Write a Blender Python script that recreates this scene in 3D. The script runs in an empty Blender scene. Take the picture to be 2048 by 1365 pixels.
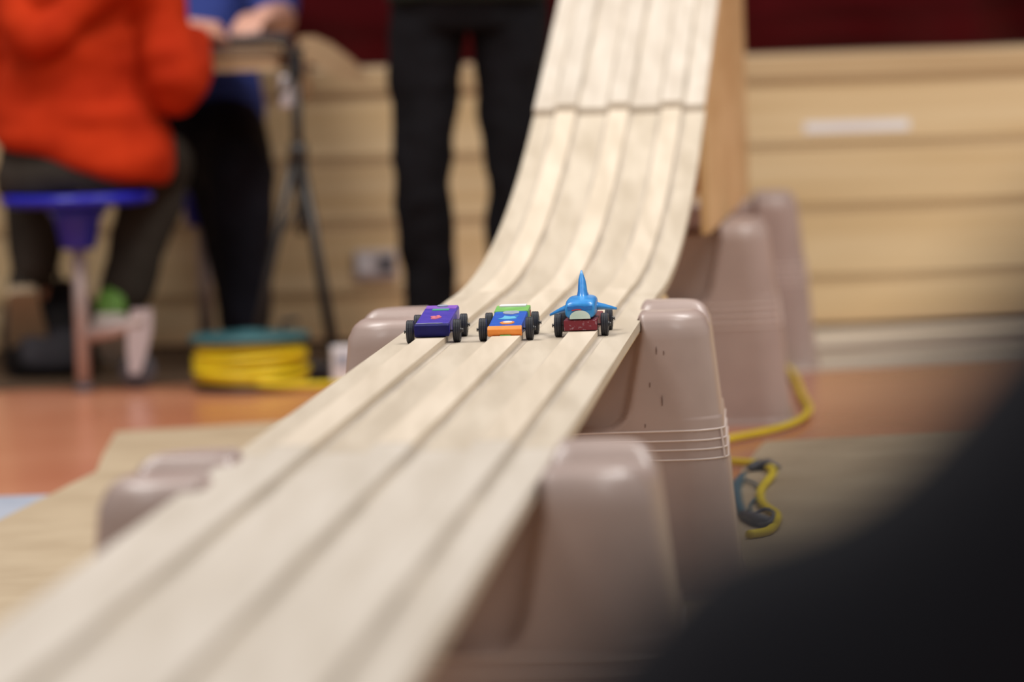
import bpy, bmesh, math, random
from mathutils import Vector, Matrix, noise
random.seed(7)
PI = math.pi
SC = bpy.context.scene
COL = SC.collection

# ------------------------------------------------------------------ camera
F_PX, HC = 9240.0, 0.79
cam = bpy.data.cameras.new('camera')
cam.sensor_width = 36.0
cam.lens = F_PX / 2048 * 36.0
cam.clip_start, cam.clip_end = 0.05, 100
cam.dof.use_dof = True
cam.dof.focus_distance = 6.02
cam.dof.aperture_fstop = 0.1624 / 0.046
camo = bpy.data.objects.new('camera', cam)
camo.matrix_world = (Matrix.Translation((0, 0, HC)) @ Matrix.Rotation(PI/2 - math.atan(622/F_PX), 4, 'X')
                     @ Matrix.Rotation(-0.033, 4, 'Z'))
COL.objects.link(camo)
SC.camera = camo

# ------------------------------------------------------------------ light
w = bpy.data.worlds.new('gym_ambient')
SC.world = w
w.use_nodes = True
bg = w.node_tree.nodes['Background']
bg.inputs[0].default_value = (1.0, 0.965, 0.95, 1)
bg.inputs[1].default_value = 0.56

def area(name, loc, sx, sy, power, col=(1, .975, .95)):
    l = bpy.data.lights.new(name, 'AREA')
    l.shape = 'RECTANGLE'
    l.size, l.size_y, l.energy, l.color = sx, sy, power, col
    o = bpy.data.objects.new(name, l)
    o.location = loc
    COL.objects.link(o)
    return o

for i, (x, y) in enumerate([(-2.4, 2.4), (2.2, 2.4), (-2.4, 5.6), (2.2, 5.6), (-1.9, 8.5), (2.2, 8.5)]):
    area('gym_ceiling_lamp', (x, y, 5.2), 1.6, 1.0, 235 if y > 8 else 100)

vs = SC.view_settings
vs.view_transform = 'Standard'
vs.look = 'None'
vs.exposure = -0.62
vs.gamma = 1.0
vs.use_curve_mapping = False

# ------------------------------------------------------------------ materials
def srgb(r, g, b):
    def f(c):
        c /= 255
        return c/12.92 if c <= .04045 else ((c+.055)/1.055)**2.4
    return (f(r), f(g), f(b), 1)

def mat(name, c1, c2=None, rough=.6, scale=(8, 8, 8), detail=4, bump=0, bscale=None, spec=.5, metal=0, lo=.35, hi=.65, rand=0, sheen=0):
    m = bpy.data.materials.new(name)
    m.use_nodes = True
    nt = m.node_tree
    b = nt.nodes['Principled BSDF']
    b.inputs['Roughness'].default_value = rough
    b.inputs['Metallic'].default_value = metal
    b.inputs['Specular IOR Level'].default_value = spec
    if sheen:
        b.inputs['Sheen Weight'].default_value = sheen
    tc = nt.nodes.new('ShaderNodeTexCoord')
    mp = nt.nodes.new('ShaderNodeMapping')
    mp.inputs['Scale'].default_value = scale
    nt.links.new(tc.outputs['Object'], mp.inputs[0])
    nz = nt.nodes.new('ShaderNodeTexNoise')
    nz.inputs['Scale'].default_value = 1
    nz.inputs['Detail'].default_value = detail
    vec = mp.outputs[0]
    if rand:
        oi = nt.nodes.new('ShaderNodeObjectInfo')
        ad = nt.nodes.new('ShaderNodeVectorMath')
        ad.operation = 'ADD'
        mul = nt.nodes.new('ShaderNodeMath')
        mul.operation = 'MULTIPLY'
        mul.inputs[1].default_value = 50
        nt.links.new(oi.outputs['Random'], mul.inputs[0])
        nt.links.new(mp.outputs[0], ad.inputs[0])
        nt.links.new(mul.outputs[0], ad.inputs[1])
        vec = ad.outputs[0]
    nt.links.new(vec, nz.inputs['Vector'])
    rp = nt.nodes.new('ShaderNodeValToRGB')
    rp.color_ramp.elements[0].position = lo
    rp.color_ramp.elements[1].position = hi
    rp.color_ramp.elements[0].color = c1
    rp.color_ramp.elements[1].color = c2 or c1
    nt.links.new(nz.outputs['Fac'], rp.inputs[0])
    out = rp.outputs[0]
    if rand:
        hs = nt.nodes.new('ShaderNodeHueSaturation')
        ma = nt.nodes.new('ShaderNodeMapRange')
        ma.inputs['To Min'].default_value = 1 - rand
        ma.inputs['To Max'].default_value = 1 + rand
        nt.links.new(oi.outputs['Random'], ma.inputs['Value'])
        nt.links.new(ma.outputs[0], hs.inputs['Value'])
        nt.links.new(out, hs.inputs['Color'])
        out = hs.outputs[0]
    nt.links.new(out, b.inputs['Base Color'])
    if bump:
        bp = nt.nodes.new('ShaderNodeBump')
        bp.inputs['Strength'].default_value = bump
        bp.inputs['Distance'].default_value = .01
        src = nz
        if bscale:
            src = nt.nodes.new('ShaderNodeTexNoise')
            src.inputs['Scale'].default_value = bscale
            src.inputs['Detail'].default_value = 3
            nt.links.new(tc.outputs['Object'], src.inputs['Vector'])
        nt.links.new(src.outputs['Fac'], bp.inputs['Height'])
        nt.links.new(bp.outputs[0], b.inputs['Normal'])
    return m

M = {}
M['floor'] = mat('polished_terracotta_floor', srgb(186, 116, 84), srgb(202, 136, 104), .22, (1.2, 1.2, 1.2), spec=.5)
M['floor_pale'] = mat('pale_floor_border', srgb(196, 184, 168), srgb(206, 196, 182), .4, (3, 3, 3))
M['floor_dark'] = mat('dark_floor_line', srgb(100, 84, 82), srgb(112, 96, 92), .45, (3, 3, 3))
M['stage'] = mat('maple_stage_board', srgb(214, 182, 134), srgb(230, 202, 158), .5, (1.2, 6, 22), rand=.05, bump=.05)
M['stage_edge'] = mat('stage_edge_wood', srgb(190, 158, 116), srgb(204, 174, 132), .5, (1.2, 6, 22))
M['gap'] = mat('stage_backing', srgb(70, 50, 32), srgb(80, 58, 38), .9)
M['curtain'] = mat('maroon_velvet', srgb(74, 6, 16), srgb(90, 9, 22), .9, (3, 3, 30), spec=.2)
M['ply'] = mat('birch_plywood', srgb(191, 176, 154), srgb(211, 197, 176), .5, (26, 2.0, 20), detail=5, rand=.03, bump=.04)
M['ply_pale'] = mat('pale_birch_plywood', srgb(200, 187, 170), srgb(216, 204, 188), .5, (26, 2.0, 20), detail=5, rand=.03, bump=.04)
M['ply_near'] = mat('greyed_birch_plywood', srgb(199, 187, 170), srgb(212, 201, 186), .5, (26, 2.0, 20), detail=5, rand=.02, bump=.04)
M['strip'] = mat('pale_strip_wood', srgb(206, 190, 167), srgb(224, 208, 186), .5, (34, 1.6, 20), detail=5, rand=.045, bump=.04)
M['ply_edge'] = mat('plywood_edge', srgb(200, 168, 120), srgb(216, 188, 142), .6, (4, 4, 160))
M['panel'] = mat('fir_plywood_panel', srgb(204, 164, 112), srgb(220, 184, 134), .5, (10, 2, 12), rand=.02)
M['bin'] = mat('taupe_plastic', srgb(169, 148, 139), srgb(179, 158, 149), .34, (9, 9, 9), bump=.02, bscale=350, spec=.5)
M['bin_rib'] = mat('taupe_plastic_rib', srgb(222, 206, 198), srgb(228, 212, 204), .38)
M['scuff'] = mat('dark_scuff', srgb(118, 96, 88), srgb(136, 114, 106), .8, (90, 90, 90))
M['kraft'] = mat('kraft_paper', srgb(165, 145, 117), srgb(178, 159, 131), .8, (5, 5, 5), bump=.15)
M['kraft_dark'] = mat('kraft_paper_brown', srgb(192, 160, 122), srgb(206, 174, 136), .8, (7, 7, 7), bump=.15)
M['tape'] = mat('pale_blue_tape', srgb(150, 158, 172), srgb(162, 168, 180), .6)
M['white'] = mat('white_paper', srgb(226, 220, 222), srgb(236, 232, 232), .6)
M['yellow'] = mat('yellow_cord', srgb(214, 188, 4), srgb(230, 204, 14), .45)
M['teal'] = mat('teal_plastic', srgb(40, 86, 92), srgb(52, 100, 104), .45)
M['teal_cord'] = mat('teal_cord', srgb(44, 84, 100), srgb(56, 96, 112), .5)
M['black_plastic'] = mat('black_plastic', srgb(22, 22, 26), srgb(32, 32, 36), .4)
M['dark_metal'] = mat('dark_metal', srgb(46, 44, 42), srgb(60, 56, 52), .4, metal=.3)
M['steel'] = mat('painted_steel', srgb(176, 156, 150), srgb(186, 168, 162), .35, metal=.3)
M['chrome'] = mat('zinc_metal', srgb(206, 200, 204), srgb(216, 210, 214), .3, metal=.6)
M['blue_seat'] = mat('blue_plastic', srgb(20, 26, 160), srgb(28, 34, 176), .3)
M['orange'] = mat('orange_fleece', srgb(166, 39, 8), srgb(182, 49, 12), .9, (6, 6, 6), bump=.25, bscale=160, spec=.15)
M['olive'] = mat('dark_olive_cotton', srgb(46, 42, 36), srgb(56, 51, 45), .9, spec=.2, bump=.2, bscale=120)
M['navy'] = mat('black_navy_denim', srgb(22, 22, 30), srgb(30, 30, 40), .9, spec=.2, bump=.2, bscale=140)
M['blacktr'] = mat('black_trousers', srgb(15, 14, 17), srgb(22, 21, 25), .9, spec=.2, bump=.2, bscale=140)
M['jacket'] = mat('dark_navy_jacket', srgb(14, 15, 22), srgb(20, 21, 30), .85, spec=.25, bump=.2, bscale=90)
M['green_dark'] = mat('dark_green_knit', srgb(24, 36, 28), srgb(30, 44, 34), .9)
M['blue_shirt'] = mat('royal_blue_shirt', srgb(44, 62, 140), srgb(54, 74, 156), .85)
M['skin'] = mat('skin', srgb(214, 160, 138), srgb(224, 172, 150), .5, (20, 20, 20))
M['hair'] = mat('brown_hair', srgb(52, 34, 24), srgb(70, 48, 34), .6, (60, 60, 8))
M['shoe'] = mat('grey_shoe', srgb(60, 58, 58), srgb(74, 72, 70), .7)
M['shoe_green'] = mat('green_shoe', srgb(92, 138, 52), srgb(112, 158, 66), .6)
M['sole'] = mat('pale_rubber_sole', srgb(208, 200, 190), srgb(216, 208, 198), .7)
M['grey_rubber'] = mat('grey_rubber', srgb(72, 72, 80), srgb(84, 84, 92), .6)
M['tyre'] = mat('black_wheel_plastic', srgb(34, 35, 40), srgb(48, 50, 58), .38)
M['hub'] = mat('wheel_hub', srgb(44, 45, 50), srgb(56, 57, 62), .4)
M['nail'] = mat('axle_nail', srgb(90, 88, 88), srgb(100, 98, 98), .5, metal=.6)
M['purple'] = mat('purple_paint', srgb(60, 52, 168), srgb(78, 62, 180), .35, (60, 60, 60))
M['violet'] = mat('violet_paint', srgb(130, 84, 190), srgb(146, 96, 200), .4, (60, 60, 60))
M['deep_blue'] = mat('dark_blue_paint', srgb(8, 10, 82), srgb(14, 15, 96), .45, (60, 60, 60), spec=.25)
M['car_blue'] = mat('bright_blue_paint', srgb(20, 86, 190), srgb(34, 100, 204), .35, (60, 60, 60))
M['car_green'] = mat('leaf_green_paint', srgb(112, 178, 84), srgb(128, 192, 100), .4, (60, 60, 60))
M['car_orange'] = mat('orange_paint', srgb(240, 140, 50), srgb(248, 152, 64), .4, (60, 60, 60))
M['aqua'] = mat('aqua_paint', srgb(86, 178, 214), srgb(104, 192, 224), .4, (60, 60, 60))
M['pink'] = mat('pink_paint', srgb(212, 110, 128), srgb(222, 124, 138), .4, (60, 60, 60))
M['mint'] = mat('teal_green_paint', srgb(66, 160, 130), srgb(80, 172, 142), .4, (60, 60, 60))
M['grey_paint'] = mat('grey_sticker', srgb(150, 160, 178), srgb(172, 180, 194), .4, (150, 150, 150))
M['shark'] = mat('shark_blue_paint', srgb(34, 132, 210), srgb(58, 156, 226), .3, (70, 70, 70))
M['shark_dark'] = mat('shark_deep_blue', srgb(22, 104, 190), srgb(34, 118, 202), .3, (70, 70, 70))
M['mouth'] = mat('pale_mint_white', srgb(196, 220, 208), srgb(214, 230, 222), .4, (80, 80, 80))
M['red'] = mat('dark_red_mottled_paint', srgb(126, 26, 44), srgb(170, 140, 150), .4, (240, 240, 240), lo=.56, hi=.72)
M['redline'] = mat('red_paint', srgb(190, 50, 60), srgb(200, 60, 70), .4)
M['mat'] = mat('dark_brown_floor', srgb(84, 64, 46), srgb(98, 76, 56), .7, (9, 9, 9))
M['grey_band'] = mat('greyer_plywood', srgb(176, 164, 148), srgb(204, 191, 173), .5, (40, 3, 20))
M['stain'] = mat('grey_pencil_wear', srgb(168, 154, 136), srgb(180, 166, 146), .7, (60, 60, 60))

# ------------------------------------------------------------------ helpers
def obj(name, bm, m, parent=None, smooth=False, loc=None):
    me = bpy.data.meshes.new(name)
    bmesh.ops.recalc_face_normals(bm, faces=bm.faces[:])
    bm.to_mesh(me)
    bm.free()
    me.materials.append(M[m] if isinstance(m, str) else m)
    if smooth:
        me.shade_smooth()
    return link(name, me, parent, loc)

def link(name, me, parent=None, loc=None):
    o = bpy.data.objects.new(name, me)
    COL.objects.link(o)
    if parent:
        o.parent = parent
    if loc:
        o.location = loc
    return o

def tag(o, label=None, cat=None, group=None, kind=None):
    if label: o['label'] = label
    if cat: o['category'] = cat
    if group: o['group'] = group
    if kind: o['kind'] = kind
    return o

def thing(name, label, cat, loc=(0, 0, 0), rotz=0, group=None):
    o = bpy.data.objects.new(name, None)
    COL.objects.link(o)
    o.empty_display_size = .1
    o.location = loc
    o.rotation_euler = (0, 0, rotz)
    return tag(o, label, cat, group)

def box(bm, c, s, rz=0, bev=0):
    r = bmesh.ops.create_cube(bm, size=1)
    vs_ = r['verts']
    bmesh.ops.scale(bm, vec=s, verts=vs_)
    if bev:
        ed = list({e for v in vs_ for e in v.link_edges})
        g = bmesh.ops.bevel(bm, geom=ed, offset=bev, segments=2, profile=.5, affect='EDGES')
        vs_ = list({v for f in g['faces'] for v in f.verts} | {v for v in vs_ if v.is_valid})
    if rz:
        bmesh.ops.rotate(bm, verts=vs_, cent=(0, 0, 0), matrix=Matrix.Rotation(rz, 3, 'Z'))
    bmesh.ops.translate(bm, vec=c, verts=vs_)
    return vs_

def nb():
    return bmesh.new()

def bx(c, s, bev=0, rz=0):
    bm = nb()
    box(bm, c, s, rz, bev)
    return bm

def smooth_path(pts, n=6):
    P = [Vector(p) for p in pts]
    out = []
    for i in range(len(P)-1):
        p0, p1, p2, p3 = P[max(i-1, 0)], P[i], P[i+1], P[min(i+2, len(P)-1)]
        for k in range(n):
            t = k/n
            out.append(.5*((2*p1)+(p2-p0)*t+(2*p0-5*p1+4*p2-p3)*t*t+(3*p1-p0-3*p2+p3)*t**3))
    out.append(P[-1])
    return out

def tube(bm, pts, r, seg=10, closed=False):
    """round tube; r number or list; end caps slightly domed"""
    P = [Vector(p) for p in pts]
    n = len(P)
    R = r if isinstance(r, (list, tuple)) else [r]*n
    rings = []
    up = Vector((0, 0, 1))
    prev = None
    for i in range(n):
        if closed:
            t = (P[(i+1) % n]-P[i-1]).normalized()
        else:
            t = (P[min(i+1, n-1)]-P[max(i-1, 0)]).normalized()
        if prev is None:
            a = t.cross(up)
            if a.length < .05:
                a = t.cross(Vector((0, 1, 0)))
            a.normalize()
        else:
            a = (prev - t*prev.dot(t)).normalized()
        prev = a
        b = t.cross(a).normalized()
        rr = R[i]
        ra, rb = rr if isinstance(rr, tuple) else (rr, rr)
        rings.append([bm.verts.new(P[i]+a*ra*math.cos(2*PI*k/seg)+b*rb*math.sin(2*PI*k/seg)) for k in range(seg)])
    m = n if closed else n-1
    for i in range(m):
        A, B = rings[i], rings[(i+1) % n]
        for k in range(seg):
            bm.faces.new((A[k], A[(k+1) % seg], B[(k+1) % seg], B[k]))
    if not closed:
        bm.faces.new(rings[0][::-1])
        bm.faces.new(rings[-1])
    return bm

def lathe(bm, prof, seg=28, c=(0, 0, 0), axis='Z'):
    """prof: (r, z) list, closed at both ends with fans"""
    rings = []
    for r, z in prof:
        ring = []
        for k in range(seg):
            a = 2*PI*k/seg
            p = (r*math.cos(a), r*math.sin(a), z)
            if axis == 'X':
                p = (p[2], p[0], p[1])
            elif axis == 'Y':
                p = (p[0], p[2], p[1])
            ring.append(bm.verts.new(Vector(p)+Vector(c)))
        rings.append(ring)
    for A, B in zip(rings, rings[1:]):
        for k in range(seg):
            bm.faces.new((A[k], A[(k+1) % seg], B[(k+1) % seg], B[k]))
    bm.faces.new(rings[0][::-1])
    bm.faces.new(rings[-1])
    return bm

def loft(bm, rings, close=True):
    R = [[bm.verts.new(p) for p in r] for r in rings]
    n = len(R[0])
    for A, B in zip(R, R[1:]):
        for k in range(n):
            bm.faces.new((A[k], A[(k+1) % n], B[(k+1) % n], B[k]))
    if close:
        bm.faces.new(R[0][::-1])
        bm.faces.new(R[-1])
    return bm

def plate(bm, poly, t, z0=0):
    """flat polygon in XY of thickness t"""
    lo = [bm.verts.new((x, y, z0)) for x, y in poly]
    hi = [bm.verts.new((x, y, z0+t)) for x, y in poly]
    bm.faces.new(lo[::-1])
    bm.faces.new(hi)
    n = len(poly)
    for k in range(n):
        bm.faces.new((lo[k], lo[(k+1) % n], hi[(k+1) % n], hi[k]))
    return bm

def ss(a, b, x):
    t = max(0., min(1., (x-a)/(b-a)))
    return t*t*(3-2*t)

# ------------------------------------------------------------------ the setting
ST_Y, ST_H = 11.83, 0.706          # stage front plane and stage height
XL, XR = -6.0, 6.0
bm = bx((0, 5.4, -.05), (XR-XL, 13.2, .10))
tag(obj('floor', bm, 'floor'), 'polished terracotta orange gym floor', kind='structure')

wb = tag(obj('wall_back', bx((0, ST_Y+.035, ST_H/2-.02), (XR-XL, .03, ST_H-.04)), 'gap'),
         'wooden front of a low stage made of horizontal boards', kind='structure')
# each board of the stage front is a piece of its own; a little ledge sits under each board
for z0, z1 in [(.012, .127), (.135, .310), (.318, .472), (.480, .634)]:
    x = XL
    while x < XR - .1:
        L = 3.0
        o = obj('plank', bx((0, 0, 0), (L-.004, .022, z1-z0), .003), 'stage', wb, loc=(x+L/2, ST_Y+.010, (z0+z1)/2))
        x += L
    obj('ledge', bx((0, ST_Y-.001, z1+.001), (XR-XL, .010, .010)), 'stage_edge', wb)
tag(obj('trim_1', bx((0, ST_Y+.004, .672), (XR-XL, .036, .066), .008), 'stage_edge'),
    'rounded wooden nosing along the stage edge', kind='structure')
tag(obj('floor_stage', bx((0, ST_Y+1.5, ST_H-.012), (XR-XL, 2.95, .020)), 'stage'), 'wooden stage floor', kind='structure')
tag(obj('trim_2', bx((3.15, 11.07, .0015), (5.7, .09, .003)), 'floor_dark'), 'dark line on the floor before the stage', kind='structure')
tag(obj('trim_3', bx((3.15, 10.68, .001), (5.7, .60, .002)), 'floor_pale'), 'pale floor band before the stage', kind='structure')
tag(obj('trim_4', bx((3.15, 11.47, .001), (5.7, .68, .002)), 'floor_pale'), 'pale floor band at the foot of the stage', kind='structure')

tag(obj('brown_floor_area', bx((-1.7, 11.20, .002), (2.75, 1.18, .004), .001), 'mat'), 'dark brown area of the floor under the table and stools', 'mat')  # thin brown layer, darker than the floor around it

# curtain: pleated cloth with thickness
bm = nb()
N = 640
rows = [0, .5, 1, 2, 3]
vv = []
for z in rows:
    r = []
    for i in range(N+1):
        x = XL + (XR-XL)*i/N
        ph = x*15 + 2.2*noise.noise((x*1.1, 3, 0))
        y = 12.15 + .085*math.sin(ph)*(1+.5*math.sin(ph*.37)) + .03*noise.noise((x*5, z*.25, 7))
        r.append(bm.verts.new((x, y, ST_H+.002+z)))
    vv.append(r)
for A, B in zip(vv, vv[1:]):
    for i in range(N):
        bm.faces.new((A[i], A[i+1], B[i+1], B[i]))
ge = bmesh.ops.extrude_face_region(bm, geom=bm.faces[:])
bmesh.ops.translate(bm, vec=(0, .012, 0), verts=[g for g in ge['geom'] if isinstance(g, bmesh.types.BMVert)])
tag(obj('stage_curtain', bm, 'curtain', smooth=True), 'dark maroon pleated curtain closed across the stage', 'curtain')

# ------------------------------------------------------------------ derby track
Y_J = 6.97                       # joint just behind the cars
DECK, THK = .387, .016
HALF = .158
LANES = (-.098, 0.0, .097)
def track_x(Y):
    return .065 + .072*(Y-Y_J) if Y < Y_J else .065 + .094*(Y-Y_J)
Y_S = 8.53
def track_z(Y):
    if Y <= Y_J: return DECK
    if Y <= Y_S: return DECK + .100*(Y-Y_J)**2
    return track_z(Y_S) + .200*(Y_S-Y_J)*(Y-Y_S)
def ribbon(bm, y0, y1, x0, x1, lo, hi, n):
    """solid strip following the track, offsets lo..hi measured up from the deck surface"""
    rings = []
    for i in range(n+1):
        Y = y0 + (y1-y0)*i/n
        e = 1e-3
        d = Vector((track_x(Y+e)-track_x(Y-e), 2*e, track_z(Y+e)-track_z(Y-e))).normalized()
        side = Vector((d.y, -d.x, 0)).normalized()
        up = side.cross(d).normalized()
        c = Vector((track_x(Y), Y, track_z(Y)))
        rings.append([c+side*x0+up*lo, c+side*x1+up*lo, c+side*x1+up*hi, c+side*x0+up*hi])
    return loft(bm, rings)

def track_section(label, y0, y1, n, deck_m, strip_m, lift=0.0):
    c = (track_x(y0), y0, 0)
    t = thing('derby_track_section', label, 'race track', c, 0, 'track sections laid end to end')
    def part(name, bm, m, sm=False):
        bmesh.ops.translate(bm, vec=(-c[0], -c[1], 0), verts=bm.verts[:])
        return obj(name, bm, m, t, sm)
    part('deck', ribbon(nb(), y0+.0015, y1-.0015, -HALF, HALF, -THK+lift+.003, lift, n), deck_m)
    part('edge_band', ribbon(nb(), y0+.002, y1-.002, -HALF+.001, HALF-.001, -THK+lift, -THK+lift+.003, n), 'ply_edge')
    for l in LANES:
        for sx in (-1, 1):
            part('strip_side_band', ribbon(nb(), y0+.003, y1-.003, l+sx*.0225-.0042, l+sx*.0225+.0042, lift-.0005, lift+.0004, n), 'grey_band')  # thin bands, greyer than the deck, along both sides of each guide strip
        part('guide_strip', ribbon(nb(), y0+.002, y1-.002, l-.0185, l+.0185, lift, lift+.0085, n), strip_m)
    return t, part

t1, _ = track_section('pale plywood race track length nearest the camera, with three guide strips', 1.2, 4.45, 6, 'ply_near', 'ply_near')
t2, p2 = track_section('level plywood race track length that carries the three small cars', 4.45, Y_J, 6, 'ply', 'strip')
p2('splice_plate', ribbon(nb(), 6.70, Y_J+.17, -HALF+.004, HALF+.004, -THK-.014, -THK-.0005, 4), 'ply_edge')
t3, _ = track_section('curved plywood race track length bending up behind the three cars', Y_J, Y_S, 28, 'ply', 'strip')
t4, p4 = track_section('steep pale top length of the race track standing on plywood side panels', Y_S, 10.32, 4, 'ply_pale', 'ply_pale', .012)
bm = nb()
# side panels under the ramp, resting on the two rear bins
def side_panel(x):
    rings = []
    for (y, zb) in [(8.56, .40), (8.75, .40), (9.05, .40), (9.6, .40), (10.40, .40)]:
        cx = track_x(y) + x
        zt = min(track_z(y), track_z(10.32)) - .02
        rings.append([(cx-.007, y, zb), (cx+.007, y, zb), (cx+.007, y, zt), (cx-.007, y, zt)])
    return loft(nb(), rings)
for x in (-.146, .150):
    p4('side_panel', side_panel(x), 'panel')
p4('back_panel', bx((track_x(10.395), 10.395, .68), (.28, .012, .55), rz=-.094), 'panel')

# ------------------------------------------------------------------ upturned taupe bins
BW, BD, BH = .2475, .18, .397     # half width / half depth at the top, height
def bin_mesh():
    bm = nb()
    NS = 40                        # points on each straight, per quarter arc 8
    def rr(hx, hy, r, n1=90, n2=36, na=8):
        pts = []
        def arc(cx, cy, a0):
            for k in range(na):
                a = a0 + PI/2*k/na
                pts.append((cx+r*math.cos(a), cy+r*math.sin(a)))
        for k in range(n2): pts.append((hx, -hy+r+(2*hy-2*r)*k/n2))
        arc(hx-r, hy-r, 0)
        for k in range(n1): pts.append((hx-r-(2*hx-2*r)*k/n1, hy))
        arc(-hx+r, hy-r, PI/2)
        for k in range(n2): pts.append((-hx, hy-r-(2*hy-2*r)*k/n2))
        arc(-hx+r, -hy+r, PI)
        for k in range(n1): pts.append((-hx+r+(2*hx-2*r)*k/n1, -hy))
        arc(hx-r, -hy+r, 3*PI/2)
        return pts
    TOPR = .024
    zs = [0, .004, .012, .0125, .06, .12, .16, .19, .205, .212, .218, .224, .230, .236, .242, .247, .252, .2535, .258, .27, .28, .29, .30, .31, .32, .33, .34, .35, .36, BH-TOPR]
    zs = sorted(zs+[.2385, .2400, .2445, .249, .255, .262])
    rings = []
    def flare(z): return .040*(1-z/BH)
    def recess(x, z):
        hw = .152 - (.36-z)*.20
        return ss(hw+.004, hw-.004, abs(x)) * ss(.236, .244, z)
    def corner_cut(x, z):          # rounded lower corners of the recess
        hw = .152 - (.36-z)*.20
        dx, dz = abs(x)-(hw-.03), .268-z
        if dx > 0 and dz > 0:
            return 1-ss(.026, .034, math.hypot(dx, dz))
        return 1
    def emit(hx, hy, r, z, side=True, cap=0.0):
        ring = []
        for x, y in rr(hx, hy, r):
            zz = z
            zr = min(z, .372)
            d = recess(x, zr)*corner_cut(x, zr)
            lim = BD+flare(z)-.030*d
            if abs(y) > lim and d > 0: y = math.copysign(lim, y)
            k = ss(.158, .140, abs(x))
            zz -= .026*k*cap
            g = ss(.085, .050, abs(y))*(1-k)
            zz -= .022*g*cap
            ring.append((x, y, zz))
        rings.append(ring)
    for z in zs:
        lip = .006 if z < .012 else 0
        step = 0
        f = flare(z)+lip+step
        emit(BW+f+(.002 if .15 < z < .2528 else 0), BD+f, .055, z)
    for k in range(1, 7):
        a = PI/2*k/6
        ins = TOPR*(1-math.cos(a))
        emit(BW+flare(BH)-ins, BD-ins, .055-ins*.6, BH-TOPR+TOPR*math.sin(a), side=(k < 3), cap=k/6)
    for k in range(1, 15):
        ins = TOPR + .148*k/14
        emit(BW-ins, max(BD-ins, .002), max(.037-ins*.15, .0015) if BD-ins > .02 else .0015, BH, side=False, cap=1)
    loft(bm, rings)
    return bm
bmm = bin_mesh()
bin_me = None
def rib_mesh(z):
    f = .040*(1-z/BH)+.0004
    hx, hy, r = BW+f+.002, BD+f, .055
    pts = []
    for cx, cy, a0 in ((hx-r, hy-r, 0), (-hx+r, hy-r, PI/2), (-hx+r, -hy+r, PI), (hx-r, -hy+r, 3*PI/2)):
        for k in range(7):
            a = a0+PI/2*k/6
            pts.append((cx+r*math.cos(a), cy+r*math.sin(a), z))
    return tube(nb(), pts, .0014, 6, True)
def make_bin(label, loc, rz, first=None):
    t = thing('plastic_bin', label, 'bin', loc, rz, 'upturned bins holding up the track')
    if first is None:
        obj('shell', bmm, 'bin', t, True)
        for z in (.236, .2225, .210, .1965):
            obj('rib', rib_mesh(z), 'bin_rib', t, True)
        obj('corner_rib', tube(nb(), [(BW+.040*(1-z/BH)-.0025, -BD-.040*(1-z/BH)+.0275, z) for z in (.236, .216, .1965)], .0014, 6), 'bin_rib', t)
    else:
        for c in first.children:
            link(c.name.split('.')[0], c.data, t)
    return t
B2 = make_bin('upturned taupe plastic bin in sharp focus under the three cars', (.030, 6.49, 0), -.05)
B1 = make_bin('blurred upturned taupe bin nearest the camera under the track', (-.121, 4.27, 0), -.06, B2)
B3 = make_bin('upturned taupe bin under the start of the ramp, behind the sharp one', (.262, 9.24, 0), -.05, B2)
B4 = make_bin('rearmost upturned taupe bin, at the foot of the wooden stage', (.417, 10.66, 0), -.05, B2)
B3.scale = (1.03, 1, 1)
# scuff marks on the sharp bin's front
for x, z, h in ((.176, .345, .016), (.186, .343, .007), (.182, .275, .024), (.166, .30, .008), (.13, .262, .004), (.158, .2445, .006)):
    yy = -(BD+.040*(1-z/BH))
    a = .0009
    bm = plate(nb(), [(-a, -h/2), (a*.6, -h/2+.001), (a, h*.1), (a*.3, h/2), (-a*.8, h*.3)], .0006)
    bmesh.ops.rotate(bm, verts=bm.verts[:], cent=(0, 0, 0), matrix=Matrix.Rotation(PI/2+.10, 3, 'X'))
    o = obj('scuff_mark', bm, 'scuff', B2, loc=(x, yy-.0002, z))

# ------------------------------------------------------------------ derby cars
def wheel_meshes():
    bm = lathe(nb(), [(.0115, -.0046), (.0142, -.0046), (.015, -.0036), (.015, -.0014), (.0146, -.0009), (.015, -.0004), (.015, .0016), (.0146, .0021), (.015, .0026), (.015, .0036), (.0142, .0046), (.0115, .0046)], 32, axis='X')
    a = bpy.data.meshes.new('wheel'); bmesh.ops.recalc_face_normals(bm, faces=bm.faces[:]); bm.to_mesh(a); bm.free()
    a.materials.append(M['tyre'])
    bm = lathe(nb(), [(.0112, -.005), (.0112, .005), (.009, .0035), (.004, .0035), (.003, .006), (.001, .006)], 24, axis='X')
    b = bpy.data.meshes.new('hub'); bmesh.ops.recalc_face_normals(bm, faces=bm.faces[:]); bm.to_mesh(b); bm.free()
    b.materials.append(M['hub'])
    bm = lathe(nb(), [(.0012, -.03), (.0012, .007), (.0028, .007), (.0024, .0082)], 10, axis='X')
    c = bpy.data.meshes.new('axle'); bmesh.ops.recalc_face_normals(bm, faces=bm.faces[:]); bm.to_mesh(c); bm.free()
    c.materials.append(M['nail'])
    return a, b, c
WM = wheel_meshes()
def car_root(label, lane, Y):
    d = .072
    loc = (track_x(Y)+lane, Y, DECK+.0002)
    t = thing('derby_car', label, 'toy car', loc, -d, 'wooden race cars on the track')
    for y in (0, .112):
        for s in (-1, 1):
            wh = link('wheel', WM[0], t, (s*.0305, y, .015))
            h = link('hub', WM[1], wh)
            a = link('axle', WM[2], wh)
            if s < 0:
                h.rotation_euler = (0, 0, PI); a.rotation_euler = (0, 0, PI)
    return t
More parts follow.
